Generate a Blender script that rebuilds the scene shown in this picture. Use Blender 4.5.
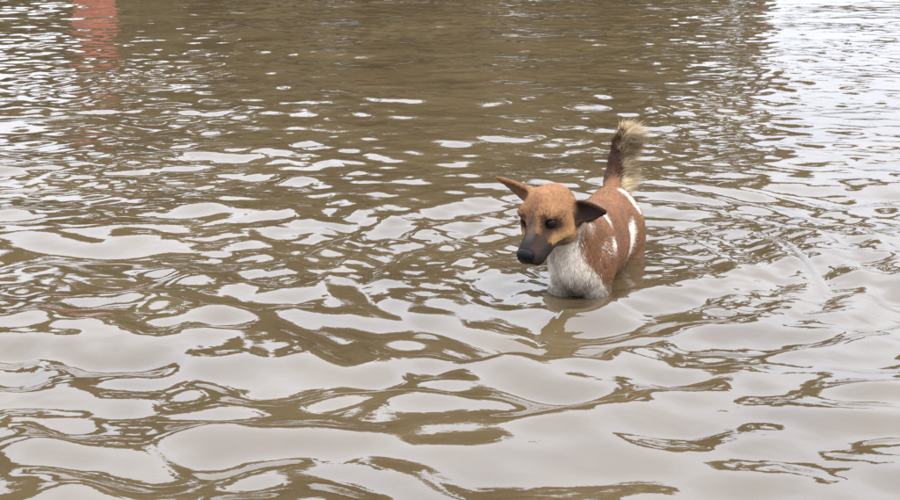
import bpy, math, random
import numpy as np
from mathutils import Vector, Matrix

random.seed(7); rng = np.random.default_rng(11)
for o in list(bpy.data.objects): bpy.data.objects.remove(o)
sc = bpy.context.scene
col = sc.collection
R = math.radians

# ------------------------------------------------------------------ camera
CAM_H = 1.04; PITCH = 13.56
cd = bpy.data.cameras.new('camera'); cam = bpy.data.objects.new('camera', cd); col.objects.link(cam)
cd.sensor_width = 36; cd.lens = 68.0; cd.clip_start = 0.05; cd.clip_end = 2000
cam.location = (0, 0, CAM_H); cam.rotation_euler = (R(90 - PITCH), 0, 0)
sc.camera = cam

# ------------------------------------------------------------------ sky and sun (bright overcast)
SUN_EL, SUN_AZ = 48, 140        # azimuth clockwise from +Y (camera looks along +Y)
w = bpy.data.worlds.new('World'); sc.world = w; w.use_nodes = True
nt = w.node_tree; nt.nodes.clear()
out = nt.nodes.new('ShaderNodeOutputWorld'); bg = nt.nodes.new('ShaderNodeBackground')
sky = nt.nodes.new('ShaderNodeTexSky'); sky.sky_type = 'NISHITA'; sky.sun_disc = False
sky.sun_elevation = R(SUN_EL); sky.sun_rotation = R(SUN_AZ); sky.dust_density = 2.5; sky.air_density = 1.0
tc = nt.nodes.new('ShaderNodeTexCoord'); mp = nt.nodes.new('ShaderNodeMapping'); mp.inputs['Scale'].default_value = (1, 1, 2.2)
nz = nt.nodes.new('ShaderNodeTexNoise'); nz.inputs['Scale'].default_value = 1.6; nz.inputs['Detail'].default_value = 6; nz.inputs['Roughness'].default_value = 0.55
rp = nt.nodes.new('ShaderNodeValToRGB')
rp.color_ramp.elements[0].position = 0.3; rp.color_ramp.elements[0].color = (0.80, 0.815, 0.85, 1)
rp.color_ramp.elements[1].position = 0.7; rp.color_ramp.elements[1].color = (1.0, 0.99, 0.985, 1)
cm = nt.nodes.new('ShaderNodeMix'); cm.data_type = 'RGBA'; cm.blend_type = 'MULTIPLY'; cm.inputs['Factor'].default_value = 1
cm.inputs['B'].default_value = (22.2, 23.8, 27.0, 1)
mx = nt.nodes.new('ShaderNodeMix'); mx.data_type = 'RGBA'; mx.inputs['Factor'].default_value = 0.91
nt.links.new(tc.outputs['Generated'], mp.inputs['Vector']); nt.links.new(mp.outputs['Vector'], nz.inputs['Vector'])
nt.links.new(nz.outputs['Fac'], rp.inputs['Fac']); nt.links.new(rp.outputs['Color'], cm.inputs['A'])
# overcast luminance rises from the horizon to the zenith
sx = nt.nodes.new('ShaderNodeSeparateXYZ'); mr = nt.nodes.new('ShaderNodeMapRange')
mr.inputs['From Min'].default_value = 0; mr.inputs['From Max'].default_value = 1; mr.inputs['To Min'].default_value = 0.22; mr.inputs['To Max'].default_value = 1.72
nt.links.new(tc.outputs['Generated'], sx.inputs['Vector']); nt.links.new(sx.outputs['Z'], mr.inputs['Value'])
gm = nt.nodes.new('ShaderNodeVectorMath'); gm.operation = 'SCALE'
nt.links.new(cm.outputs['Result'], gm.inputs[0]); nt.links.new(mr.outputs['Result'], gm.inputs['Scale'])
nt.links.new(sky.outputs['Color'], mx.inputs['A']); nt.links.new(gm.outputs['Vector'], mx.inputs['B'])
nt.links.new(mx.outputs['Result'], bg.inputs['Color']); bg.inputs['Strength'].default_value = 0.1
nt.links.new(bg.outputs['Background'], out.inputs['Surface'])
sl = bpy.data.lights.new('sun', 'SUN'); sl.energy = 1.3; sl.angle = R(12); sl.color = (1, 0.95, 0.88)
so = bpy.data.objects.new('sun', sl); col.objects.link(so)
d = Vector((math.sin(R(SUN_AZ)) * math.cos(R(SUN_EL)), math.cos(R(SUN_AZ)) * math.cos(R(SUN_EL)), math.sin(R(SUN_EL))))
so.rotation_euler = d.to_track_quat('Z', 'Y').to_euler(); so.location = d * 40
vs = sc.view_settings; vs.view_transform = 'Standard'; vs.look = 'None'; vs.gamma = 1; vs.use_curve_mapping = False
vs.exposure = 0.9

# ------------------------------------------------------------------ helpers
def mesh_obj(name, verts, faces, mat, parent=None, smooth=True, tris=None):
    me = bpy.data.meshes.new(name)
    verts = np.asarray(verts, np.float32)
    if isinstance(faces, np.ndarray):
        n, k = faces.shape
        me.vertices.add(len(verts)); me.vertices.foreach_set('co', verts.ravel())
        me.loops.add(n * k); me.loops.foreach_set('vertex_index', faces.astype(np.int32).ravel())
        me.polygons.add(n); me.polygons.foreach_set('loop_start', np.arange(0, n * k, k, dtype=np.int32))
        me.polygons.foreach_set('loop_total', np.full(n, k, np.int32))
        me.update(calc_edges=True); me.validate()
    else:
        me.from_pydata([tuple(map(float, v)) for v in verts], [], faces); me.update()
    if smooth: me.polygons.foreach_set('use_smooth', np.ones(len(me.polygons), bool))
    me.materials.append(mat)
    o = bpy.data.objects.new(name, me); col.objects.link(o)
    if parent is not None: o.parent = parent
    return o

def set_color(me, c, name='coat'):
    a = me.color_attributes.new(name, 'FLOAT_COLOR', 'POINT')
    a.data.foreach_set('color', np.concatenate([c, np.ones((len(c), 1))], 1).astype(np.float32).ravel())

def new_mat(name):
    m = bpy.data.materials.new(name); m.use_nodes = True
    return m, m.node_tree, m.node_tree.nodes['Principled BSDF']

def simple_mat(name, c, rough=0.7, var=0.25, scale=20.0):
    m, t, b = new_mat(name)
    n = t.nodes.new('ShaderNodeTexNoise'); n.inputs['Scale'].default_value = scale; n.inputs['Detail'].default_value = 5
    co = t.nodes.new('ShaderNodeTexCoord'); t.links.new(co.outputs['Object'], n.inputs['Vector'])
    r = t.nodes.new('ShaderNodeValToRGB')
    r.color_ramp.elements[0].position = 0.3; r.color_ramp.elements[1].position = 0.7
    r.color_ramp.elements[0].color = tuple(x * (1 - var) for x in c) + (1,)
    r.color_ramp.elements[1].color = tuple(x * (1 + var) for x in c) + (1,)
    t.links.new(n.outputs['Fac'], r.inputs['Fac']); t.links.new(r.outputs['Color'], b.inputs['Base Color'])
    b.inputs['Roughness'].default_value = rough
    return m

def sm(e0, e1, x):
    t = np.clip((x - e0) / (e1 - e0), 0, 1); return t * t * (3 - 2 * t)

# ------------------------------------------------------------------ where the dog stands
F = np.array([-0.295, -0.955]); F /= np.linalg.norm(F)         # heading, towards the photographer
L = np.array([-F[1], F[0]])                                    # its left
DOG = np.array([0.350, 4.02])                                  # mid body on the water plane
BED = -0.255                                                   # street below the flood

# ------------------------------------------------------------------ ground: one sheet, drowned street then a low bank
def ground_z(x, y):
    z = np.full_like(x, BED)
    z = z + sm(19.5, 24, y + 0.8 * np.sin(x * 0.23)) * 0.75 + sm(40, 160, y) * 1.5
    z = z + sm(26, 40, np.abs(x)) * 0.6 + sm(8, 16, -y) * 0.6
    return z + 0.012 * np.sin(x * 1.7 + 1.2 * np.sin(y * 0.9)) * np.cos(y * 1.3)
def span(a, b, n, p): 
    t = np.linspace(-1, 1, n); return np.sign(t) * np.abs(t) ** p * (b - a) / 2 + (a + b) / 2
gx = span(-900, 900, 141, 3); gy = span(-900, 900, 161, 3) + 12
GX, GY = np.meshgrid(gx, gy); V = np.stack([GX, GY, ground_z(GX, GY)], -1).reshape(-1, 3)
def grid_faces(nr, nc):
    i = np.arange(nr * nc).reshape(nr, nc)
    return np.stack([i[:-1, :-1], i[:-1, 1:], i[1:, 1:], i[1:, :-1]], -1).reshape(-1, 4)
g = mesh_obj('ground', V, grid_faces(161, 141), simple_mat('mud_ground', (0.13, 0.10, 0.06), 0.9, 0.4, 1.5))
g['kind'] = 'structure'

# ------------------------------------------------------------------ flood water
def waves(x, y):
    r = np.random.default_rng(5)
    h = np.zeros_like(x)
    # wind chop coming towards the photographer: long, medium and short waves
    def family(n, lo, hi, slope, mean, spread, fade=None):
        nonlocal h
        acc = np.zeros_like(x)
        for i in range(n):
            lam = lo * (hi / lo) ** r.random()
            th = R(mean) + R(spread) * r.normal()
            k = 2 * math.pi / lam
            p = k * (x * math.cos(th) + y * math.sin(th)) + r.random() * 6.283
            p = p + 0.35 * np.sin(0.5 * k * (x * math.sin(th) - y * math.cos(th)) + r.random() * 6.283)
            acc += slope / k * math.sqrt(2.0 / n) * np.cos(p)
        h += acc if fade is None else acc * fade
    dx, dy = x - DOG[0], y - DOG[1]
    f = dx * F[0] + dy * F[1]; l = dx * L[0] + dy * L[1]
    rr = np.hypot(dx, dy) + 1e-6
    calm = 1 - 0.70 * np.exp(-(rr / 0.70) ** 2)
    right = sm(0.1, 0.9, x / np.maximum(y, 1) * 4.0)            # lee side: smoother water
    far = 1 - 0.62 * sm(4.5, 8.5, y) + 0.25 * sm(4.3, 3.0, y)
    family(22, 0.6, 1.5, 0.050, 262, 38, far)
    family(52, 0.12, 0.46, 0.108, 262, 25, far * calm * (1 - 0.30 * right))
    # waves spreading out in rings from the dog's path, towards the photographer
    th0 = np.arctan2(dx, -dy)
    acc = np.zeros_like(x)
    for i in range(36):
        lam = 0.12 * (0.42 / 0.12) ** r.random(); k = 2 * math.pi / lam; al = R(34) * r.normal()
        p = k * (rr * math.cos(al) + 1.1 * th0 * math.sin(al)) + r.random() * 6.283
        acc += 0.108 / k * math.sqrt(2.0 / 36) * np.cos(p + 0.5 * np.sin(2.3 * rr + 3 * th0 + i))
    h += far * acc * sm(0.30, 0.75, rr) * sm(2.4, 1.5, np.abs(th0)) * sm(4.5, 2.2, rr)
    gust = 0.5 + 0.5 * np.sin(1.7 * x + 1.1 * np.sin(0.9 * y) + 0.6) * np.sin(1.3 * y + 1.4 * np.sin(0.8 * x + 2.0))
    gust = gust * (0.6 + 0.4 * np.sin(4.1 * x - 2.3 * y))
    family(44, 0.08, 0.18, 0.072, 262, 42, calm * (0.7 + 0.45 * sm(0.5, 3, rr)) * (0.45 + 0.9 * gust))
    family(60, 0.030, 0.080, 0.055, 258, 40, np.maximum(sm(0.25, 0.85, gust), 0.45 * right))
    family(40, 0.05, 0.14, 0.034, 265, 40, sm(6.0, 9.0, y))
    # wake: diverging crests on both flanks, rolling out ahead of the slow walker
    for (ax, ay, s0, lam, amp, off, wid, c0, cw) in WAKE:
        n = math.hypot(ax, ay); nx, ny = ax / n, ay / n
        s = dx * nx + dy * ny; t = -dx * ny + dy * nx
        s = s + 0.10 * (t - c0) ** 2 * (1 if ny < 0 else -1) * 0.5 + 0.02 * np.sin(t * 9 + s0 * 30)
        env = np.exp(-((s - off) / wid) ** 2 - ((t - c0) / cw) ** 2)
        c = np.cos(2 * math.pi * (s - s0) / lam)
        h += amp * env * (c + 0.25 * c * c)
    # short rings thrown out by the legs
    ang = np.arctan2(l, f)
    wob = 0.012 * np.sin(3 * ang + 1.0) + 0.008 * np.sin(7 * ang + 9 * rr)
    ell = np.hypot(np.where(f > 0, f * 1.0, f * 0.72), l * 1.0)
    for lam, amp, r0, rw, ph in ((0.085, 0.0019, 0.38, 0.26, 0.3), (0.060, 0.0010, 0.55, 0.35, 1.7), (0.135, 0.0066, 0.60, 0.30, 2.2)):
        back = 0.30 + 0.70 * sm(0.25, -0.15, f - 0.1)
        h += amp * back * np.exp(-((ell - r0) / rw) ** 2) * np.cos(2 * math.pi * (ell + wob) / lam + ph)
    # V shaped crest thrown off the breast, with its trough and second crest
    lag = np.maximum(0.22 - f, 0)
    qv = np.where(f < 0.22, (np.abs(l) - 0.10 - 0.7 * lag) * 0.82, np.hypot(f - 0.22, l) - 0.10) + 0.012 * np.sin(11 * f + 5 * l) + 0.008 * np.sin(23 * l - 7 * f)
    vv = np.exp(-(qv / 0.040) ** 2) - 0.65 * np.exp(-((qv - 0.085) / 0.045) ** 2) + 0.55 * np.exp(-((qv - 0.17) / 0.050) ** 2) - 0.35 * np.exp(-((qv - 0.26) / 0.055) ** 2)
    h += 0.0135 * vv * np.exp(-lag / 0.8) * (0.75 + 0.25 * np.sin(6 * lag + 2 * np.sign(l)))
    # bow swell against chest and flanks
    h += 0.010 * np.exp(-((f - 0.26) / 0.07) ** 2 - (l / 0.13) ** 2)
    h -= 0.008 * np.exp(-((f + 0.33) / 0.10) ** 2 - (l / 0.10) ** 2)
    # small confused ripples in the churned patch round the dog and in the old wake to its side
    churn = np.exp(-((rr - 0.45) / 0.55) ** 2) * sm(0.42, 0.1, f) + 0.8 * np.exp(-((y - 5.6 - 0.15 * x) / 0.7) ** 2) * sm(0.9, -0.1, x)
    family(60, 0.035, 0.10, 0.10, 264, 32, churn)
    return h

#        normal x, y, phase, wavelength, amplitude, centre across, width across, centre along, width along
WAKE = [( 0.60, -0.80, 0.50, 0.31, 0.0165, 0.58, 0.30, -0.22, 0.52),
        ( 0.80, -0.60, 0.28, 0.34, 0.0060, 0.30, 0.28, 0.55, 0.45),
        (-0.93, -0.35, 0.25, 0.22, 0.0060, 0.45, 0.40, -0.60, 0.60)]

# rows reach from before the photographer to the far bank; columns fan out so that spacing stays even to the eye
dist = np.concatenate([np.linspace(-14, 1.6, 30), 1.7 * np.exp(np.arange(0, 2.05, 0.00235)), np.linspace(13.4, 26, 90)])
uu = np.concatenate([np.linspace(-3, -0.56, 40), np.arange(-0.55, 0.5501, 0.0022), np.linspace(0.56, 3, 40)])
D_, U_ = np.meshgrid(dist, uu, indexing='ij')
WX = U_ * np.maximum(D_, 1.7) * 1.0 + 0 * D_; WY = D_
WX = np.where(np.abs(U_) > 0.55, np.sign(U_) * (0.55 * np.maximum(D_, 1.7) + (np.abs(U_) - 0.55) * 14), WX)
WZ = waves(WX, WY) * np.where(np.abs(U_) > 0.56, 0.3, 1) * np.where(D_ < 1.5, 0.3, 1)
V = np.stack([WX, WY, WZ], -1).reshape(-1, 3)
m, t, b = new_mat('muddy_water')
b.inputs['Roughness'].default_value = 0.035; b.inputs['IOR'].default_value = 1.48
co = t.nodes.new('ShaderNodeTexCoord')
n1 = t.nodes.new('ShaderNodeTexNoise'); n1.inputs['Scale'].default_value = 2.2; n1.inputs['Detail'].default_value = 5
r1 = t.nodes.new('ShaderNodeValToRGB')
r1.color_ramp.elements[0].position = 0.3; r1.color_ramp.elements[0].color = (0.048, 0.032, 0.0150, 1)
r1.color_ramp.elements[1].position = 0.7; r1.color_ramp.elements[1].color = (0.066, 0.046, 0.022, 1)
t.links.new(co.outputs['Object'], n1.inputs['Vector']); t.links.new(n1.outputs['Fac'], r1.inputs['Fac']); t.links.new(r1.outputs['Color'], b.inputs['Base Color'])
mp = t.nodes.new('ShaderNodeMapping'); mp.inputs['Scale'].default_value = (1, 1.6, 1)
n2 = t.nodes.new('ShaderNodeTexNoise'); n2.inputs['Scale'].default_value = 16; n2.inputs['Detail'].default_value = 3; n2.inputs['Roughness'].default_value = 0.5
bp = t.nodes.new('ShaderNodeBump'); bp.inputs['Strength'].default_value = 0.14; bp.inputs['Distance'].default_value = 0.006
t.links.new(co.outputs['Object'], mp.inputs['Vector']); t.links.new(mp.outputs['Vector'], n2.inputs['Vector'])
t.links.new(n2.outputs['Fac'], bp.inputs['Height']); t.links.new(bp.outputs['Normal'], b.inputs['Normal'])
wa = mesh_obj('flood_water', V, grid_faces(len(dist), len(uu)), m)
wa['kind'] = 'structure'

# ------------------------------------------------------------------ far bank: trees and a red post, seen by their reflections; high crowns and bushes added to darken waves
def tube(path, radii, n=10):
    vs_, fs = [], []
    path = [Vector(p) for p in path]
    for i, p in enumerate(path):
        a = (path[min(i + 1, len(path) - 1)] - path[max(i - 1, 0)]).normalized()
        s = a.cross(Vector((0.3, 1, 0.2))).normalized(); q = a.cross(s)
        for j in range(n):
            an = 6.2832 * j / n; vs_.append(p + (s * math.cos(an) + q * math.sin(an)) * radii[i])
    for i in range(len(path) - 1):
        for j in range(n):
            k = (j + 1) % n; fs.append((i * n + j, i * n + k, (i + 1) * n + k, (i + 1) * n + j))
    fs.append(tuple(range(n))[::-1]); fs.append(tuple(range((len(path) - 1) * n, len(path) * n)))
    return vs_, fs
bark = simple_mat('bark', (0.09, 0.065, 0.045), 0.9, 0.35, 8)
leafm = simple_mat('leaves', (0.088, 0.070, 0.034), 0.6, 0.45, 1.2)
leafm.node_tree.nodes['Principled BSDF'].inputs['Specular IOR Level'].default_value = 0.2
def tree(x, y, hgt, rad, label, seed, name='tree', group='trees on the far bank', lo=0.12, hi=0.84, flat=0.8):
    r = np.random.default_rng(seed)
    root = bpy.data.objects.new(name, None); col.objects.link(root)
    z0 = float(ground_z(np.array([x]), np.array([y]))[0]) - 0.02
    root.location = (x, y, z0)
    root['label'] = label; root['category'] = name; root['group'] = group; k = min(1, hgt / 5)
    vs_, fs = tube([(0, 0, 0), (0.1, 0, hgt * 0.2), (0.05, 0.1, hgt * 0.45), (0.15, 0, hgt * 0.75)], [0.28 * k, 0.2 * k, 0.15 * k, 0.05 * k])
    lobes = []
    for i in range(18 if hgt > 2 else 8):
        a = r.random() * 6.28; q = rad * (0.25 + 0.45 * r.random()); zz = hgt * (lo + (hi - lo) * r.random())
        c = Vector((math.cos(a) * q, math.sin(a) * q, zz)); lobes.append((c, rad * (0.35 + 0.25 * r.random())))
        v2, f2 = tube([(0.07, 0.05, zz * 0.55), c * 0.6 + Vector((0, 0, zz * 0.25)), c], [0.09 * k, 0.06 * k, 0.02 * k], 6)
        f2 = [tuple(j + len(vs_) for j in ff) for ff in f2]; vs_ += v2; fs += f2
    mesh_obj('trunk', np.array([tuple(v) for v in vs_]), fs, bark, root)
    n = 900; P = []
    for c, q in lobes:
        v = r.normal(size=(n, 3)); v /= np.linalg.norm(v, axis=1)[:, None]
        P.append(np.array(c) + v * q * (r.random((n, 1)) ** 0.4) * np.array([1, 1, flat]))
    P = np.concatenate(P); N = len(P); s = (0.10 + 0.10 * r.random((N, 1)))
    a = r.normal(size=(N, 3)); a /= np.linalg.norm(a, axis=1)[:, None]; bq = np.cross(a, r.normal(size=(N, 3))); bq /= np.linalg.norm(bq, axis=1)[:, None]
    Q = np.stack([P - a * s, P - bq * s * 0.45, P + a * s, P + bq * s * 0.45], 1).reshape(-1, 3)
    mesh_obj('crown', Q, np.arange(4 * N).reshape(-1, 4), leafm, root, smooth=False)
for i, (x, y, hg, rd, lab) in enumerate([
        (-9.5, 27, 2.4, 2.5, 'low bushy tree at the open end of the row on the far bank'),
        (-5.9, 26, 2.6, 2.6, 'broad leafy tree behind the red post on the far bank'),
        (-2.9, 25, 6.8, 2.6, 'tall leafy tree just past the red post on the far bank'),
        (-1.3, 28, 7.4, 2.8, 'leafy tree set back behind the tallest tree on the far bank'),
        (-4.4, 28, 3.4, 2.4, 'leafy tree set back behind the tree past the red post'),
        (0.2, 25.5, 10.6, 2.8, 'tallest leafy tree in the middle of the far bank row'),
        (2.5, 26, 7.4, 2.1, 'leafy tree ending the row where the open sky begins')]):
    tree(x, y, hg, rd, lab, 30 + i)
for i, (x, y, hg, rd, lab) in enumerate([  # unseen high crowns, added so the near waves mirror broad dark bands
        (-8.6, 25.5, 9.4, 2.6, 'unseen bare-stemmed tree, its high flat crown added to darken waves, above the low bushy tree'),
        (-5.2, 25.0, 9.2, 2.5, 'unseen bare-stemmed tree, its high flat crown added to darken waves, above the red post'),
        (4.5, 25.4, 8.8, 2.1, 'unseen bare-stemmed tree, its high flat crown added to darken waves where the open bank begins')]):
    tree(x, y, hg, rd, lab, 80 + i, lo=0.72, hi=0.95, flat=0.5)
for i, (x, y, hg, rd) in enumerate([(6.4, 27, 0.8, 1.1), (8.6, 27.5, 0.55, 1.0), (10.5, 27, 0.75, 1.2), (12.9, 28, 0.6, 1.1), (15.0, 27.5, 0.7, 1.2)]):  # unseen low bushes, added so wave backs on the right mirror dark dashes
    tree(x, y, hg, rd, 'unseen low round bush added on the open bank to mirror dark dashes', 60 + i, 'bush', 'bushes added for dark dashes in the water')

redm = simple_mat('red_paint', (0.26, 0.05, 0.03), 0.5, 0.15, 6)
pr = bpy.data.objects.new('red_post', None); col.objects.link(pr); pr.location = (-2.62, 12.6, BED)
pr['label'] = 'round red painted post standing in the flood, mirrored as a red streak'; pr['category'] = 'post'
def lathe(prof, n=24):
    vs_ = [(q * math.cos(6.2832 * j / n), q * math.sin(6.2832 * j / n), z) for q, z in prof for j in range(n)]
    fs = [(i * n + j, i * n + (j + 1) % n, (i + 1) * n + (j + 1) % n, (i + 1) * n + j) for i in range(len(prof) - 1) for j in range(n)]
    fs += [tuple(range(n))[::-1], tuple(range((len(prof) - 1) * n, len(prof) * n))]
    return np.array(vs_), fs
v, f_ = lathe([(0.16, 0.02), (0.16, 0.62), (0.15, 0.64)]); mesh_obj('shaft', v, f_, redm, pr)
v, f_ = lathe([(0.2, 0), (0.2, 0.12), (0.17, 0.16), (0.16, 0.30)]); mesh_obj('base', v, f_, redm, pr)
v, f_ = lathe([(0.17, 0.62), (0.18, 0.65), (0.18, 0.70), (0.1, 0.75), (0.02, 0.76)]); mesh_obj('cap', v, f_, redm, pr)

# ------------------------------------------------------------------ the dog
# dog space: f forward, l to its left, z up from the water plane
HC = np.array([0.268, -0.046, 0.224])            # centre of the skull
HY, HP = R(-16), R(30)                          # head turned to its right, nose down
hu = np.array([math.cos(HP) * math.cos(HY), math.cos(HP) * math.sin(HY), -math.sin(HP)])
hv = np.array([-math.sin(HY), math.cos(HY), 0]); hw = np.cross(hu, hv)
roll = R(3); hv, hw = hv * math.cos(roll) + hw * math.sin(roll), hw * math.cos(roll) - hv * math.sin(roll)
def h2d(p): return HC + hu * p[0] + hv * p[1] + hw * p[2]
def d2h(P): Q = P - HC; return np.stack([Q @ hu, Q @ hv, Q @ hw], -1)

def ell(P, c, r, rot=None):
    q = P - np.array(c, np.float32)
    if rot is not None: q = q @ rot
    r = np.array(r, np.float32)
    k0 = np.linalg.norm(q / r, axis=-1); k1 = np.linalg.norm(q / (r * r), axis=-1) + 1e-9
    return k0 * (k0 - 1) / k1
def cone(P, a, b_, ra, rb):
    a = np.array(a, np.float32); b_ = np.array(b_, np.float32); ba = b_ - a
    tt = np.clip(((P - a) @ ba) / (ba @ ba), 0, 1)
    return np.linalg.norm(P - a - tt[..., None] * ba, axis=-1) - (ra + (rb - ra) * tt)
def smin(a, b_, k):
    hh = np.clip(0.5 + 0.5 * (b_ - a) / k, 0, 1); return b_ + (a - b_) * hh - k * hh * (1 - hh)
def smax(a, b_, k): return -smin(-a, -b_, k)

def ear(H, base, tip, face, w0, cup, fold=0.0, pw=1.7):
    """thin curved flap: base to tip, its hollow side looking along face"""
    base = np.array(base); ax = np.array(tip) - base; ln = np.linalg.norm(ax); ax /= ln
    fa = np.array(face, float); fa -= ax * (fa @ ax); fa /= np.linalg.norm(fa); ac = np.cross(fa, ax)
    q = H - base; s = (q @ ax) / ln; a = q @ ac; c = q @ fa
    sc_ = np.clip(s, 0, 1)
    wd = w0 * np.clip(1 - sc_ ** pw, 0, 1) * (0.80 + 0.55 * sc_ * (1 - sc_) * 2) + 0.003
    c2 = c - cup * (a / w0) ** 2 * (1 - 0.5 * sc_) + fold * sc_ ** 2
    dd = smax(np.abs(a) - wd, np.abs(c2) - (0.0062 - 0.0022 * sc_), 0.004)
    return smax(smax(dd, (s - 1) * ln, 0.004), (-0.15 - s) * ln, 0.004)

EYE = [(0.0555, 0.0345, 0.0090), (0.0555, -0.0345, 0.0090)]
EARL = dict(base=(-0.018, 0.050, -0.010), tip=(-0.026, 0.131, -0.018), face=(0.80, 0.0, 0.40), w0=0.0235, pw=2.2, cup=0.010, fold=0.004)
EARR = dict(base=(-0.018, -0.048, 0.022), tip=(-0.030, -0.140, 0.064), face=(0.80, 0.1, -0.12), w0=0.029, cup=0.010, pw=0.9, fold=-0.004)
TAIL = [(-0.258, -0.008, 0.150), (-0.300, -0.012, 0.188), (-0.310, -0.008, 0.245), (-0.300, 0.004, 0.300)]

def dog_sdf(P):
    A = lambda *a: np.array(a)
    d_ = ell(P, (0.105, 0, 0.092), (0.130, 0.066, 0.098))                     # rib cage
    d_ = smin(d_, ell(P, (-0.03, 0, 0.074), (0.17, 0.077, 0.098)), 0.05)      # barrel
    d_ = smin(d_, ell(P, (-0.185, 0, 0.105), (0.105, 0.070, 0.078)), 0.05)    # pelvis
    d_ = smin(d_, cone(P, (0.12, 0, 0.150), (-0.22, 0, 0.140), 0.040, 0.034), 0.04)
    d_ = smin(d_, ell(P, (0.172, 0, 0.084), (0.058, 0.046, 0.076)), 0.03)     # forechest
    d_ = smin(d_, cone(P, (0.135, -0.002, 0.115), (0.225, -0.032, 0.190), 0.064, 0.052), 0.035)   # neck
    for s in (-1, 1):
        d_ = smin(d_, ell(P, (0.135, s * 0.044, 0.060), (0.052, 0.030, 0.085)), 0.03)   # shoulder
        fo = 0.03 * s
        d_ = smin(d_, cone(P, (0.155, s * 0.044, 0.010), (0.145, s * 0.044, -0.050), 0.031, 0.025), 0.012)
        d_ = smin(d_, cone(P, (0.145, s * 0.044, -0.05), (0.150 + fo, s * 0.050, -0.165), 0.026, 0.017), 0.012)
        d_ = smin(d_, cone(P, (0.150 + fo, s * 0.050, -0.165), (0.155 + fo, s * 0.050, -0.235), 0.017, 0.017), 0.01)
        d_ = smin(d_, ell(P, (0.172 + fo, s * 0.050, -0.238), (0.036, 0.023, 0.018)), 0.012)
        d_ = smin(d_, ell(P, (-0.195, s * 0.052, 0.050), (0.075, 0.036, 0.085)), 0.03)  # thigh
        d_ = smin(d_, cone(P, (-0.165, s * 0.058, -0.01), (-0.235 - fo, s * 0.060, -0.115), 0.040, 0.022), 0.02)
        d_ = smin(d_, cone(P, (-0.235 - fo, s * 0.060, -0.115), (-0.225 - fo, s * 0.060, -0.235), 0.019, 0.016), 0.012)
        d_ = smin(d_, ell(P, (-0.205 - fo, s * 0.060, -0.238), (0.036, 0.022, 0.017)), 0.012)
    for i in range(3):
        d_ = smin(d_, cone(P, TAIL[i], TAIL[i + 1], 0.032 - 0.006 * i, 0.026 - 0.006 * i), 0.015)
    # head
    H = d2h(P)
    q = ell(H, (0, 0, 0), (0.066, 0.060, 0.054))
    q = smin(q, ell(H, (0.028, 0, 0.010), (0.046, 0.048, 0.040)), 0.02)
    for s in (-1, 1):
        q = smin(q, ell(H, (0.014, s * 0.036, -0.024), (0.046, 0.027, 0.034)), 0.02)    # cheek
        q = smin(q, ell(H, (0.044, s * 0.034, 0.0280), (0.018, 0.018, 0.010)), 0.012)    # brow
        q = smin(q, cone(H, (0.056, s * 0.014, -0.032), (0.118, s * 0.014, -0.036), 0.027, 0.0215), 0.012)   # lips
    q = smin(q, cone(H, (0.050, 0, -0.006), (0.122, 0, -0.016), 0.026, 0.0190), 0.014)   # bridge
    for s in (-1, 1): q = smin(q, ell(H, (0.018, s * 0.040, -0.038), (0.040, 0.025, 0.033)), 0.018)   # jowl
    jaw = cone(H, (0.020, 0, -0.048), (0.103, 0, -0.058), 0.028, 0.016)
    q = smin(q, jaw, 0.006)
    for e in EYE: q = smax(q, -(np.linalg.norm(H - np.array(e) - np.array((0.006, 0, 0)), axis=-1) - 0.0115), 0.006)
    d_ = smin(d_, q, 0.028)
    d_ = smin(d_, ear(H, **EARL), 0.012)
    d_ = smin(d_, ear(H, **EARR), 0.012)
    return d_

def surface_nets(fn, lo, hi, h):
    ax = [np.arange(a, b_ + h, h, dtype=np.float32) for a, b_ in zip(lo, hi)]
    shp = tuple(len(a) for a in ax)
    S = np.empty(shp, np.float32)
    for i0 in range(0, shp[0], 24):
        X = np.stack(np.meshgrid(ax[0][i0:i0 + 24], ax[1], ax[2], indexing='ij'), -1)
        S[i0:i0 + 24] = fn(X)
    neg = S < 0
    cnt = np.zeros(tuple(s - 1 for s in shp), np.int8); acc = np.zeros(cnt.shape + (3,), np.float32)
    C = [(i, j, k) for i in (0, 1) for j in (0, 1) for k in (0, 1)]
    sub = lambda A, c: A[c[0]:A.shape[0] - 1 + c[0], c[1]:A.shape[1] - 1 + c[1], c[2]:A.shape[2] - 1 + c[2]]
    for c in C:
        for a in range(3):
            if c[a] == 0:
                e = list(c); e[a] = 1; e = tuple(e)
                s0, s1 = sub(S, c), sub(S, e); mk = sub(neg, c) != sub(neg, e)
                idx = np.nonzero(mk); tt = s0[idx] / (s0[idx] - s1[idx])
                cnt[idx] += 1
                p = np.tile(np.array(c, np.float32), (len(tt), 1)); p[:, a] = tt
                acc[idx] += p
    act = cnt > 0; ids = np.full(cnt.shape, -1, np.int64); idx = np.nonzero(act); ids[idx] = np.arange(len(idx[0]))
    Vv = (np.stack(idx, -1) + acc[idx] / cnt[idx][:, None]) * h + np.array(lo)
    fs = []
    for a in range(3):
        b1, b2 = (a + 1) % 3, (a + 2) % 3
        s0 = [slice(None)] * 3; s1 = [slice(None)] * 3; s0[a] = slice(0, -1); s1[a] = slice(1, None)
        n0, n1 = neg[tuple(s0)], neg[tuple(s1)]
        e = np.stack(np.nonzero(n0 != n1), -1)
        e = e[(e[:, b1] > 0) & (e[:, b2] > 0) & (e[:, b1] < shp[b1] - 1) & (e[:, b2] < shp[b2] - 1)]
        fl = n0[e[:, 0], e[:, 1], e[:, 2]]
        def cid(o1, o2):
            q = e.copy(); q[:, b1] -= o1; q[:, b2] -= o2; return ids[q[:, 0], q[:, 1], q[:, 2]]
        Q = np.stack([cid(1, 1), cid(0, 1), cid(0, 0), cid(1, 0)], -1)
        Q[~fl] = Q[~fl][:, ::-1]; fs.append(Q)
    return Vv, np.concatenate(fs)

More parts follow.
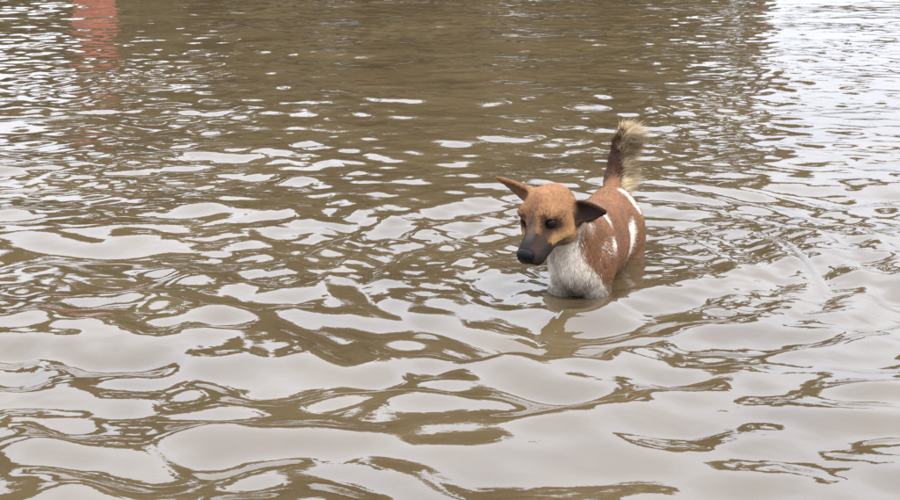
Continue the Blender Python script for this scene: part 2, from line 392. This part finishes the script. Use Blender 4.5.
def relax(Vv, Q, it, lam=0.5):
    e = np.concatenate([Q[:, [0, 1]], Q[:, [1, 2]], Q[:, [2, 3]], Q[:, [3, 0]]]); e = np.concatenate([e, e[:, ::-1]])
    n = len(Vv); dg = np.bincount(e[:, 0], minlength=n)[:, None]
    for s in range(it):
        m_ = np.stack([np.bincount(e[:, 0], Vv[e[:, 1], k], n) for k in range(3)], -1) / dg
        Vv = Vv + lam * (m_ - Vv)
    return Vv

def vnoise(P, sc_, seed=0):
    """smooth value noise, -1..1"""
    Q = P * sc_ + seed * 17.3; i = np.floor(Q).astype(np.int64); fr = Q - i; fr = fr * fr * (3 - 2 * fr); r_ = 0
    for a in (0, 1):
        for b_ in (0, 1):
            for c in (0, 1):
                k = ((i[:, 0] + a) * 73856093) ^ ((i[:, 1] + b_) * 19349663) ^ ((i[:, 2] + c) * 83492791)
                k = (k ^ (k >> 13)) * 1274126177 & 0xffff
                r_ = r_ + (k / 32767.5 - 1) * np.where(a, fr[:, 0], 1 - fr[:, 0]) * np.where(b_, fr[:, 1], 1 - fr[:, 1]) * np.where(c, fr[:, 2], 1 - fr[:, 2])
    return r_

TAN = np.array([0.200, 0.100, 0.047]); RED = np.array([0.155, 0.074, 0.038]); WHITE = np.array([0.60, 0.525, 0.44])
DARK = np.array([0.020, 0.012, 0.009]); CREAM = np.array([0.58, 0.45, 0.28]); BLACK = np.array([0.012, 0.011, 0.011])
def coat(P):
    f, l, z = P[:, 0], P[:, 1], P[:, 2]
    n1 = vnoise(P, 18, 1); n2 = vnoise(P, 60, 2); n3 = vnoise(P, 160, 3)
    mixc = lambda c, tcol, a: c * (1 - a[:, None]) + tcol * a[:, None]
    c = RED * (1 + 0.14 * n1 + 0.16 * n2)[:, None]
    # white breast, throat and forelegs
    edge = f - 0.165 + 0.010 * n1 + 0.006 * n2 - 2.2 * np.clip(l - (0.074 - 0.62 * np.clip(z, 0, 0.13)) + 0.010 * n1, 0, 1) + 0.30 * np.clip(0.06 - z, -0.05, 1) 
    a = sm(-0.010, 0.010, edge)
    c = mixc(c, WHITE * (1 + 0.05 * n2)[:, None], a)
    a = sm(0.25, 0.45, vnoise(P * np.array([1, 1, 0.5]), 26, 12)) * sm(0.02, 0.04, l) * sm(0.09, 0.12, z) * sm(0.07, 0.10, f)
    c = mixc(c, WHITE, a)
    # white girth band low on the flank, and the stripe over the croup
    bf = f + 0.090 + 0.35 * (z - 0.06)
    a = sm(0.034, 0.024, np.abs(bf + 0.012 * n1 + 0.006 * n2)) * sm(0.135, 0.110, z) 
    c = mixc(c, WHITE, a)
    a = sm(0.016, 0.009, np.abs(f + 0.185 + 0.007 * n1 + 0.005 * n2)) * sm(0.120, 0.135, z) * sm(0.012, 0.03, l)
    c = mixc(c, WHITE, a)
    # muddy staining on the breast
    st = sm(-0.05, 0.45, vnoise(P * np.array([1, 1, 0.4]), 40, 5) + 0.6 * vnoise(P * np.array([1, 1, 0.5]), 110, 6)) * sm(0.14, 0.01, z + 0.9 * l) * sm(0.15, 0.19, f)
    c = mixc(c, np.array([0.13, 0.088, 0.055]), 0.6 * st)
    # tail
    tl = sm(-0.262, -0.275, f) * sm(0.12, 0.15, z)
    c = mixc(c, np.array([0.05, 0.026, 0.018]), tl)
    # head
    H = d2h(P); u, v, w_ = H[:, 0], H[:, 1], H[:, 2]
    hd = sm(0.082, 0.070, np.linalg.norm(H * np.array([0.9, 1.0, 1.0]) - np.array([0.0, 0, 0.004]), axis=1)) 
    hd = np.maximum(hd, sm(0.0, 0.02, u) * sm(-0.085, -0.070, w_) )
    hd = hd * np.maximum(sm(-0.070, -0.052, w_ + 0.006 * n2), sm(0.045, 0.065, u) * sm(-0.095, -0.085, w_))
    tan = TAN * (1 + 0.16 * n1 + 0.14 * n2)[:, None]
    tan = mixc(tan, np.array([0.12, 0.052, 0.026]), 0.55 * sm(0.012, 0.003, np.abs(v + 0.004 * n1)) * sm(0.01, 0.04, u))
    tan = mixc(tan, np.array([0.34, 0.195, 0.085]), 0.85 * sm(0.010, 0.040, u) * sm(-0.008, -0.028, w_) * sm(0.10, 0.07, u) * sm(0.014, 0.026, np.abs(v)))
    tan = mixc(tan, np.array([0.055, 0.026, 0.015]), 0.85 * sm(0.010, 0.004, np.abs(w_ + 0.060 + 0.003 * n2)) * sm(0.055, 0.03, u) * sm(-0.05, -0.02, u))  # shade in the crease between cheek and neck, painted as a dark jaw line
    tan = mixc(tan, np.array([0.09, 0.04, 0.02]), 0.5 * sm(0.0, 0.5, n1 + 0.6 * n2) * sm(0.0, 0.03, u) * sm(0.0, 0.02, w_))
    c = mixc(c, tan, hd)
    mz = sm(0.062, 0.090, u + 0.009 * n1 + 0.006 * n2 + 0.012 * n3 + 0.10 * (-0.03 - w_) - 0.35 * np.clip(np.abs(v) - 0.02, 0, 1)) * hd
    c = mixc(c, np.array([0.017, 0.013, 0.011]), mz)
    br = sm(0.05, 0.075, u) * sm(0.014, 0.005, np.abs(v + 0.002 * n2)) * sm(-0.022, -0.008, w_)
    c = mixc(c, np.array([0.060, 0.046, 0.037]), 0.6 * br * sm(0.125, 0.10, u))
    for s, e in ((1, EYE[0]), (-1, EYE[1])):
        q = H - np.array(e); rr = np.sqrt((q[:, 0] * 0.9) ** 2 + (q[:, 1]) ** 2 + (q[:, 2] * 1.25) ** 2)
        c = mixc(c, DARK, 0.95 * sm(0.027, 0.0165, rr + 0.005 * n2 + 0.003 * n3 - 0.003 * sm(0.004, -0.01, q[:, 2])) * hd)
        # brow mark and the dark line running from the eye down the muzzle
        bw = np.abs(w_ - 0.030 + 0.25 * (np.abs(v) - 0.03) + 40 * (np.abs(v) - 0.03) ** 2) + 0.0025 * n2
        c = mixc(c, DARK * 1.8, 0.92 * sm(0.0080, 0.0035, bw) * sm(0.017, 0.010, np.abs(np.abs(v) - 0.032)) * (v * s > 0) * sm(0.02, 0.035, u))
        ln_ = np.abs(v * s - (0.030 - 0.14 * (u - 0.06))) 
        c = mixc(c, DARK * 1.6, 0.8 * sm(0.011, 0.004, ln_) * sm(0.05, 0.06, u) * hd * sm(0.012, 0.0, w_))
    c = mixc(c, np.array([0.085, 0.058, 0.042]), 0.85 * sm(0.03, 0.06, u) * sm(-0.040, -0.048, w_ - 0.16 * (0.11 - u)) * sm(-0.085, -0.08, w_))
    mouth = sm(0.0042, 0.0018, np.abs(w_ + 0.0455 - 0.16 * (0.11 - u))) * sm(0.040, 0.048, u)
    c = mixc(c, BLACK, 0.9 * mouth)
    # ears
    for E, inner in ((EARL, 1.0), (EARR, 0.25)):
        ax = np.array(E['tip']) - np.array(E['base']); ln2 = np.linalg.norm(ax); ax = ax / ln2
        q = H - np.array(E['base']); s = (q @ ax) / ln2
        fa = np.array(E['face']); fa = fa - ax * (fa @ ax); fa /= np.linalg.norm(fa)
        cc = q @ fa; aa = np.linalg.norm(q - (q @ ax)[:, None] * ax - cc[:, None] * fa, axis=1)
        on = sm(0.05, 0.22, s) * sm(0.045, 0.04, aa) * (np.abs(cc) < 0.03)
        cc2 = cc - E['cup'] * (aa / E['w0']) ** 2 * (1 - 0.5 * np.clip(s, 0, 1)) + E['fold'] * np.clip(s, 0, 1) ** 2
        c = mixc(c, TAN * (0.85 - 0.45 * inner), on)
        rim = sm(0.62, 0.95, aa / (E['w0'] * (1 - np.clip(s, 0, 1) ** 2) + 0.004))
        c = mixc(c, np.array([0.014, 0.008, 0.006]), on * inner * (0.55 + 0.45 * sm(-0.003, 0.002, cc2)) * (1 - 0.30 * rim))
    # coat below the waterline and just above it is soaked
    wet = sm(0.062, 0.010, z + 0.022 * vnoise(P * np.array([1, 1, 0.3]), 45, 8))
    c = mixc(c, np.array([0.15, 0.10, 0.06]), 0.45 * wet) * (1 - 0.40 * wet)[:, None]
    return np.clip(c * (1 + 0.06 * n3)[:, None], 0.004, 0.9)

m_coat, t, b = new_mat('dog_coat')
at_ = t.nodes.new('ShaderNodeVertexColor'); at_.layer_name = 'coat'
t.links.new(at_.outputs['Color'], b.inputs['Base Color'])
b.inputs['Roughness'].default_value = 0.7; b.inputs['Specular IOR Level'].default_value = 0.05
co = t.nodes.new('ShaderNodeTexCoord'); n1 = t.nodes.new('ShaderNodeTexNoise'); n1.inputs['Scale'].default_value = 140; n1.inputs['Detail'].default_value = 4
bp = t.nodes.new('ShaderNodeBump'); bp.inputs['Strength'].default_value = 0.4; bp.inputs['Distance'].default_value = 0.003
t.links.new(co.outputs['Object'], n1.inputs['Vector']); t.links.new(n1.outputs['Fac'], bp.inputs['Height']); t.links.new(bp.outputs['Normal'], b.inputs['Normal'])

dog = bpy.data.objects.new('dog', None); col.objects.link(dog)
dog.location = (DOG[0], DOG[1], 0); dog.rotation_euler = (0, 0, math.atan2(F[1], F[0]))   # local x = forward, y = left
dog['label'] = 'brown and white dog with raised bushy tail wading through the flood'; dog['category'] = 'dog'
BV, BQ = surface_nets(dog_sdf, (-0.37, -0.20, -0.262), (0.45, 0.20, 0.36), 0.0034)
BV = relax(BV, BQ, 2)
body = mesh_obj('body', BV, BQ, m_coat, dog); set_color(body.data, coat(BV))

# eyes and nose
m_eye, t, b = new_mat('eye_gloss'); b.inputs['Base Color'].default_value = (0.010, 0.005, 0.003, 1); b.inputs['Roughness'].default_value = 0.08; b.inputs['Specular IOR Level'].default_value = 0.14
m_nose, t, b = new_mat('nose_leather'); b.inputs['Base Color'].default_value = (0.006, 0.006, 0.006, 1); b.inputs['Roughness'].default_value = 0.40; b.inputs['Specular IOR Level'].default_value = 0.08
def uvsphere(c, rad, nu=20, nv=12):
    vs_ = [(c[0] + rad[0] * math.sin(math.pi * j / nv) * math.cos(6.2832 * i / nu), c[1] + rad[1] * math.sin(math.pi * j / nv) * math.sin(6.2832 * i / nu), c[2] + rad[2] * math.cos(math.pi * j / nv)) for j in range(nv + 1) for i in range(nu)]
    fs = [(j * nu + i, (j + 1) * nu + i, (j + 1) * nu + (i + 1) % nu, j * nu + (i + 1) % nu) for j in range(nv) for i in range(nu)]
    return np.array(vs_), fs
for e in EYE:
    v, f_ = uvsphere(h2d(np.array(e) + np.array((-0.0026, 0, 0))), (0.0122,) * 3); mesh_obj('eye', v, f_, m_eye, dog)
def nose_sdf(H):
    q = ell(H, (0.136, 0, -0.019), (0.015, 0.0225, 0.0165)); q = smin(q, ell(H, (0.134, 0, -0.034), (0.011, 0.011, 0.011)), 0.008)
    for s in (-1, 1):
        q = smax(q, -ell(H, (0.151, s * 0.011, -0.022), (0.010, 0.005, 0.0045)), 0.003)
    return q
NV, NQ = surface_nets(nose_sdf, (0.108, -0.030, -0.054), (0.160, 0.030, 0.006), 0.0013); NV = relax(NV, NQ, 2)
NV = HC + NV[:, :1] * hu + NV[:, 1:2] * hv + NV[:, 2:3] * hw
mesh_obj('nose', NV, NQ, m_nose, dog)

# short coat: fine blades lying back along the body
def vnormals(Vv, Q):
    n = np.cross(Vv[Q[:, 2]] - Vv[Q[:, 0]], Vv[Q[:, 3]] - Vv[Q[:, 1]]); N = np.zeros_like(Vv)
    for k in range(4): 
        for a in range(3): N[:, a] += np.bincount(Q[:, k], n[:, a], len(Vv))
    return N / (np.linalg.norm(N, axis=1)[:, None] + 1e-12)
BN = vnormals(BV, BQ)
def blades(name, root, dirn, nrm, ln, wid, colr, curl, mat, parent, segs=2):
    n = len(root); side = np.cross(dirn, nrm); side /= np.linalg.norm(side, axis=1)[:, None] + 1e-9
    rows = []
    for k in range(segs + 1):
        tt = k / segs; p = root + dirn * (ln * tt)[:, None] + curl * (ln * tt * tt)[:, None]; wk = wid * (1 - 0.9 * tt)
        rows += [p - side * wk[:, None], p + side * wk[:, None]]
    V_ = np.stack(rows, 1).reshape(-1, 3); m_ = 2 * (segs + 1)
    base = (np.arange(n) * m_)[:, None]
    Fq = np.concatenate([base + np.array([2 * k, 2 * k + 1, 2 * k + 3, 2 * k + 2]) for k in range(segs)])
    o = mesh_obj(name, V_, Fq, mat, parent); set_color(o.data, np.repeat(colr, m_, 0))
    o.data.normals_split_custom_set_from_vertices(np.repeat(nrm, m_, 0))
    return o
m_fur, t, b = new_mat('fur_strands')
at_ = t.nodes.new('ShaderNodeVertexColor'); at_.layer_name = 'coat'
t.links.new(at_.outputs['Color'], b.inputs['Base Color']); b.inputs['Roughness'].default_value = 0.6; b.inputs['Specular IOR Level'].default_value = 0.06

def sample(n, mask, wgt):
    idx = np.nonzero(mask)[0]; Qm = BQ[idx]
    ar = np.linalg.norm(np.cross(BV[Qm[:, 2]] - BV[Qm[:, 0]], BV[Qm[:, 3]] - BV[Qm[:, 1]]), axis=1)
    ar = ar * wgt[idx]
    k = rng.choice(len(Qm), n, p=ar / ar.sum()); a, b_ = rng.random((n, 1)), rng.random((n, 1)); q = Qm[k]
    lerp = lambda A: (A[q[:, 0]] * (1 - a) + A[q[:, 1]] * a) * (1 - b_) + (A[q[:, 3]] * (1 - a) + A[q[:, 2]] * a) * b_
    P = lerp(BV); N = lerp(BN); return P, N / (np.linalg.norm(N, axis=1)[:, None] + 1e-9)
fc = BV[BQ].mean(1); fh = d2h(fc)
dry = (fc[:, 2] > -0.01) & ~((fh[:, 0] > 0.120) & (np.abs(fh[:, 1]) < 0.05) & (fh[:, 2] < 0.03))
for e in EYE: dry &= np.linalg.norm(fh - np.array(e), axis=1) > 0.019
wgt = np.where(np.linalg.norm(fh, axis=1) < 0.17, 2.2, 1.0)
P, N = sample(130000, dry, wgt)
H = d2h(P); onhead = sm(0.10, 0.07, np.linalg.norm(H * np.array([0.6, 1, 1]), axis=1))
flow = np.array([-1.0, 0, -0.35]) * (1 - onhead)[:, None] + (-hu + 0.1 * hw) * onhead[:, None]
brst = (sm(0.15, 0.2, P[:, 0]) * (1 - onhead))[:, None]; flow = flow * (1 - brst) + np.array([-0.15, 0, -1.0]) * brst
flow = flow + rng.normal(0, 0.22, P.shape); flow -= N * np.sum(flow * N, 1)[:, None]; flow /= np.linalg.norm(flow, axis=1)[:, None] + 1e-9
dirn = flow + N * (0.30 + 0.2 * rng.random((len(P), 1))); dirn /= np.linalg.norm(dirn, axis=1)[:, None]
onear = (sm(0.056, 0.070, np.abs(H[:, 1])) * (H[:, 2] > -0.03) * (np.abs(H[:, 0] + 0.02) < 0.06)).astype(float)
ln = (0.009 + 0.006 * rng.random(len(P))) * (1 - 0.55 * sm(0.06, 0.10, H[:, 0])) * (1 - 0.30 * onhead) * (1 - 0.6 * onear) * (1 + 0.1 * brst[:, 0])
jit = P + rng.normal(0, 1, P.shape) * (0.0045 + 0.003 * (1 - onhead))[:, None]; jit[:, 2] = np.maximum(jit[:, 2], P[:, 2] - 0.003)
cl = 1 + 0.20 * vnoise(P * np.array([0.6, 1, 1]), 95, 21)[:, None]
cc = np.clip(coat(jit) * cl * (1 + (0.24 + 0.12 * onhead[:, None]) * rng.normal(0, 1, (len(P), 1))).clip(0.4, 1.6), 0.004, 0.9)
nn = N + 0.25 * rng.normal(0, 1, N.shape); nn /= np.linalg.norm(nn, axis=1)[:, None]
fur = blades('fur', P - N * 0.001, dirn, nn, ln, np.full(len(P), 0.00055), cc, -0.25 * N, m_fur, dog); fur['kind'] = 'stuff'

# bushy tail: long strands, dark along the front, pale cream plume behind and at the tip
n = 46000
tp = np.array(TAIL); s = rng.random(n) * 3; i = np.minimum(s.astype(int), 2); fr = (s - i)[:, None]
P0 = tp[i] * (1 - fr) + tp[i + 1] * fr; tg = tp[i + 1] - tp[i]; tg /= np.linalg.norm(tg, axis=1)[:, None]
rd = rng.normal(size=(n, 3)); rd -= tg * np.sum(rd * tg, 1)[:, None]; rd /= np.linalg.norm(rd, axis=1)[:, None]
tpos = s / 3
plume = sm(-0.25, 0.40, rd @ np.array([-0.55, 0.80, 0.1]) + 0.75 * (tpos - 0.66) + 0.18 * rng.normal(size=n))
P1 = P0 + rd * (0.016 - 0.006 * tpos)[:, None]
clump = vnoise(P0 * 1.0 + rd * 0.02, 55, 9)[:, None] * np.array([0.3, 0.5, 0.2])
dirn = tg * 0.75 + rd * (0.20 + 0.42 * plume)[:, None] + 0.10 * rng.normal(size=(n, 3)) + clump + np.array([0, 0, 0.15])
dirn /= np.linalg.norm(dirn, axis=1)[:, None]
ln = (0.018 + 0.023 * rng.random(n)) * (0.85 + 0.5 * plume) * (1 + 0.25 * tpos)
c0 = np.array([0.070, 0.031, 0.017]); cc = c0 * (1 - plume)[:, None] + CREAM * plume[:, None]
cc = cc * (1 + 0.25 * rng.normal(size=(n, 1))).clip(0.5, 1.6)
nn = rd + 0.3 * rng.normal(size=rd.shape); nn /= np.linalg.norm(nn, axis=1)[:, None]
tf = blades('tail_fur', P1, dirn, nn, ln, np.full(n, 0.00075), np.clip(cc, 0.004, 0.9), np.array([-0.05, 0.16, -0.34]) + 0.1 * rng.normal(size=(n, 3)), m_fur, dog, 3); tf['kind'] = 'stuff'
